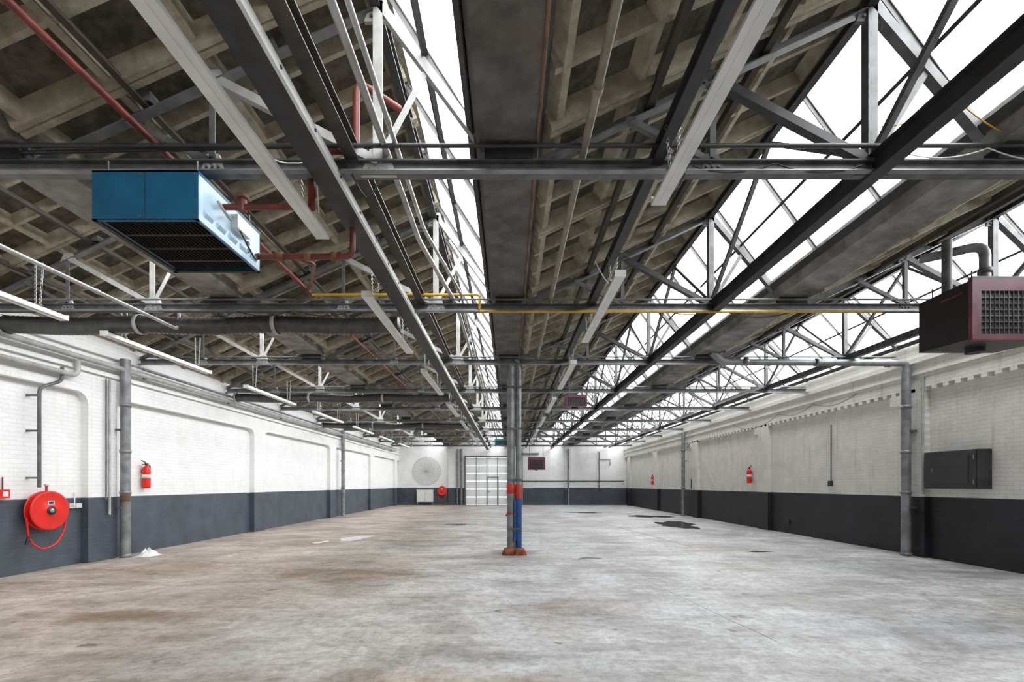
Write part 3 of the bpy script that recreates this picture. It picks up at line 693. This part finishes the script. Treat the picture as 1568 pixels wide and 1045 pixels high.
for j in range(1,11):
    r=1.0*j/10;b.tube([(cx+r*math.cos(t*math.pi/20),cy,cz+r*math.sin(t*math.pi/20)) for t in range(40)],.008 if j<10 else .016,'steell',n=5,closed=True)
for i in range(24):
    a=2*math.pi*i/24;b.cyl((cx+.08*math.cos(a),cy+.01,cz+.08*math.sin(a)),(cx+1.0*math.cos(a),cy+.01,cz+1.0*math.sin(a)),.006,'steell',5)
b.cyl((cx,cy-.04,cz),(cx,YF,cz),.06,'steell',16)
b.obj('round_wire_guard')
b=MB();b.box(.5,.75,YF-.12,YF,1.9,2.2,'white');b.box(.52,.73,YF-.125,YF-.12,1.93,2.17,'steell');b.obj('electrical_box',bevel=.006)
b=MB();random.seed(3);n=12
rag=[];
for i in range(n):
    for j in range(n):
        u=i/(n-1)-.5;v=j/(n-1)-.5;r=max(0,1-2.0*math.hypot(u,v));rag.append((-7.58+.36*u,9.62+.45*v,.004+.16*r*(.5+.9*random.random())))
b.add(rag,[(i*n+j,i*n+j+1,(i+1)*n+j+1,(i+1)*n+j) for i in range(n-1) for j in range(n-1)],'white',False);b.obj('plastic_sheet')
def cable(pts,r,k):
    b=MB();P0=[P(*p) for p in pts];out=[]
    for i in range(len(P0)-1):
        for j in range(10):
            t=j/10;q=P0[i].lerp(P0[i+1],t);q.z-=(P0[i+1]-P0[i]).length*.10*4*t*(1-t);out.append(q)
    out.append(P0[-1]);b.tube(out,r,k,n=6);b.obj('loose_cable')
cable([(3.02,3.7,2.9),(3.6,3.7,3.15),(4.2,3.7,2.8)],.005,'yellow')
cable([(3.1,3.72,2.74),(3.9,3.72,2.74),(4.9,3.72,2.72)],.005,'white')
cable([(4.6,3.6,2.75),(5.5,4.2,2.9)],.005,'white')
cable([(-2.0,3.72,2.7),(-1.75,3.72,2.62),(-1.5,3.72,2.7)],.005,'white')
cable([(-1.60,3.80,2.62),(-1.66,4.0,2.38)],.006,'white')
cable([(-1.35,3.75,2.70),(-1.22,3.9,2.45),(-1.10,4.0,2.72)],.006,'black')
cable([(1.05,5.55,2.72),(1.24,5.6,2.45)],.006,'white')
cable([(1.5,3.75,2.62),(2.2,3.78,2.66),(2.9,3.75,2.62)],.006,'black')
cable([(-4.1,6.8,2.6),(-3.2,6.8,2.6),(-2.3,6.8,2.6)],.007,'black')
cable([(2.3,6.8,2.6),(3.1,6.8,2.62),(4.3,6.8,2.6)],.007,'black')
cable([(8.38,11,2.2),(8.38,12.6,2.22),(8.38,14.2,2.2),(8.38,17,2.2)],.007,'black')
cable([(1.2,3.7,2.7),(1.5,3.72,2.72),(1.4,3.9,2.45)],.005,'black')

# ---------------------------------------------------------------- world, camera
sc=bpy.context.scene
w=bpy.data.worlds.new('overcast_sky');sc.world=w;w.use_nodes=True
bg=w.node_tree.nodes['Background'];bg.inputs[0].default_value=(.96,.98,1,1);bg.inputs[1].default_value=9.6
for (xa,ha,xr,hr,xg,hg) in BAYS:
    la=bpy.data.lights.new('sky_portal','AREA');la.shape='RECTANGLE'
    R=Vector((xr,0,hr+E));G=Vector((xg,0,hg+E));L_=(G-R).length
    la.size=L_;la.size_y=YF-Y0
    la.cycles.is_portal=True
    o=bpy.data.objects.new('sky_portal',la);sc.collection.objects.link(o)
    d=(G-R).normalized();n=Vector((-d.z,0,d.x))
    if n.z<0:n=-n
    mid=(R+G)/2+n*.06;mid.y=(Y0+YF)/2
    z=n;x=d;y=z.cross(x)
    o.matrix_world=Matrix.Translation(mid)@Matrix((x,y,z)).transposed().to_4x4()
cam=bpy.data.cameras.new('camera');co=bpy.data.objects.new('camera',cam);sc.collection.objects.link(co)
co.location=(0,0,E);co.rotation_euler=(math.pi/2,0,0);cam.sensor_width=36;cam.lens=700/1568*36
cam.shift_x=5/1568;cam.shift_y=220/1568;cam.clip_start=.05;cam.clip_end=200
sc.camera=co
sc.view_settings.view_transform='Standard'
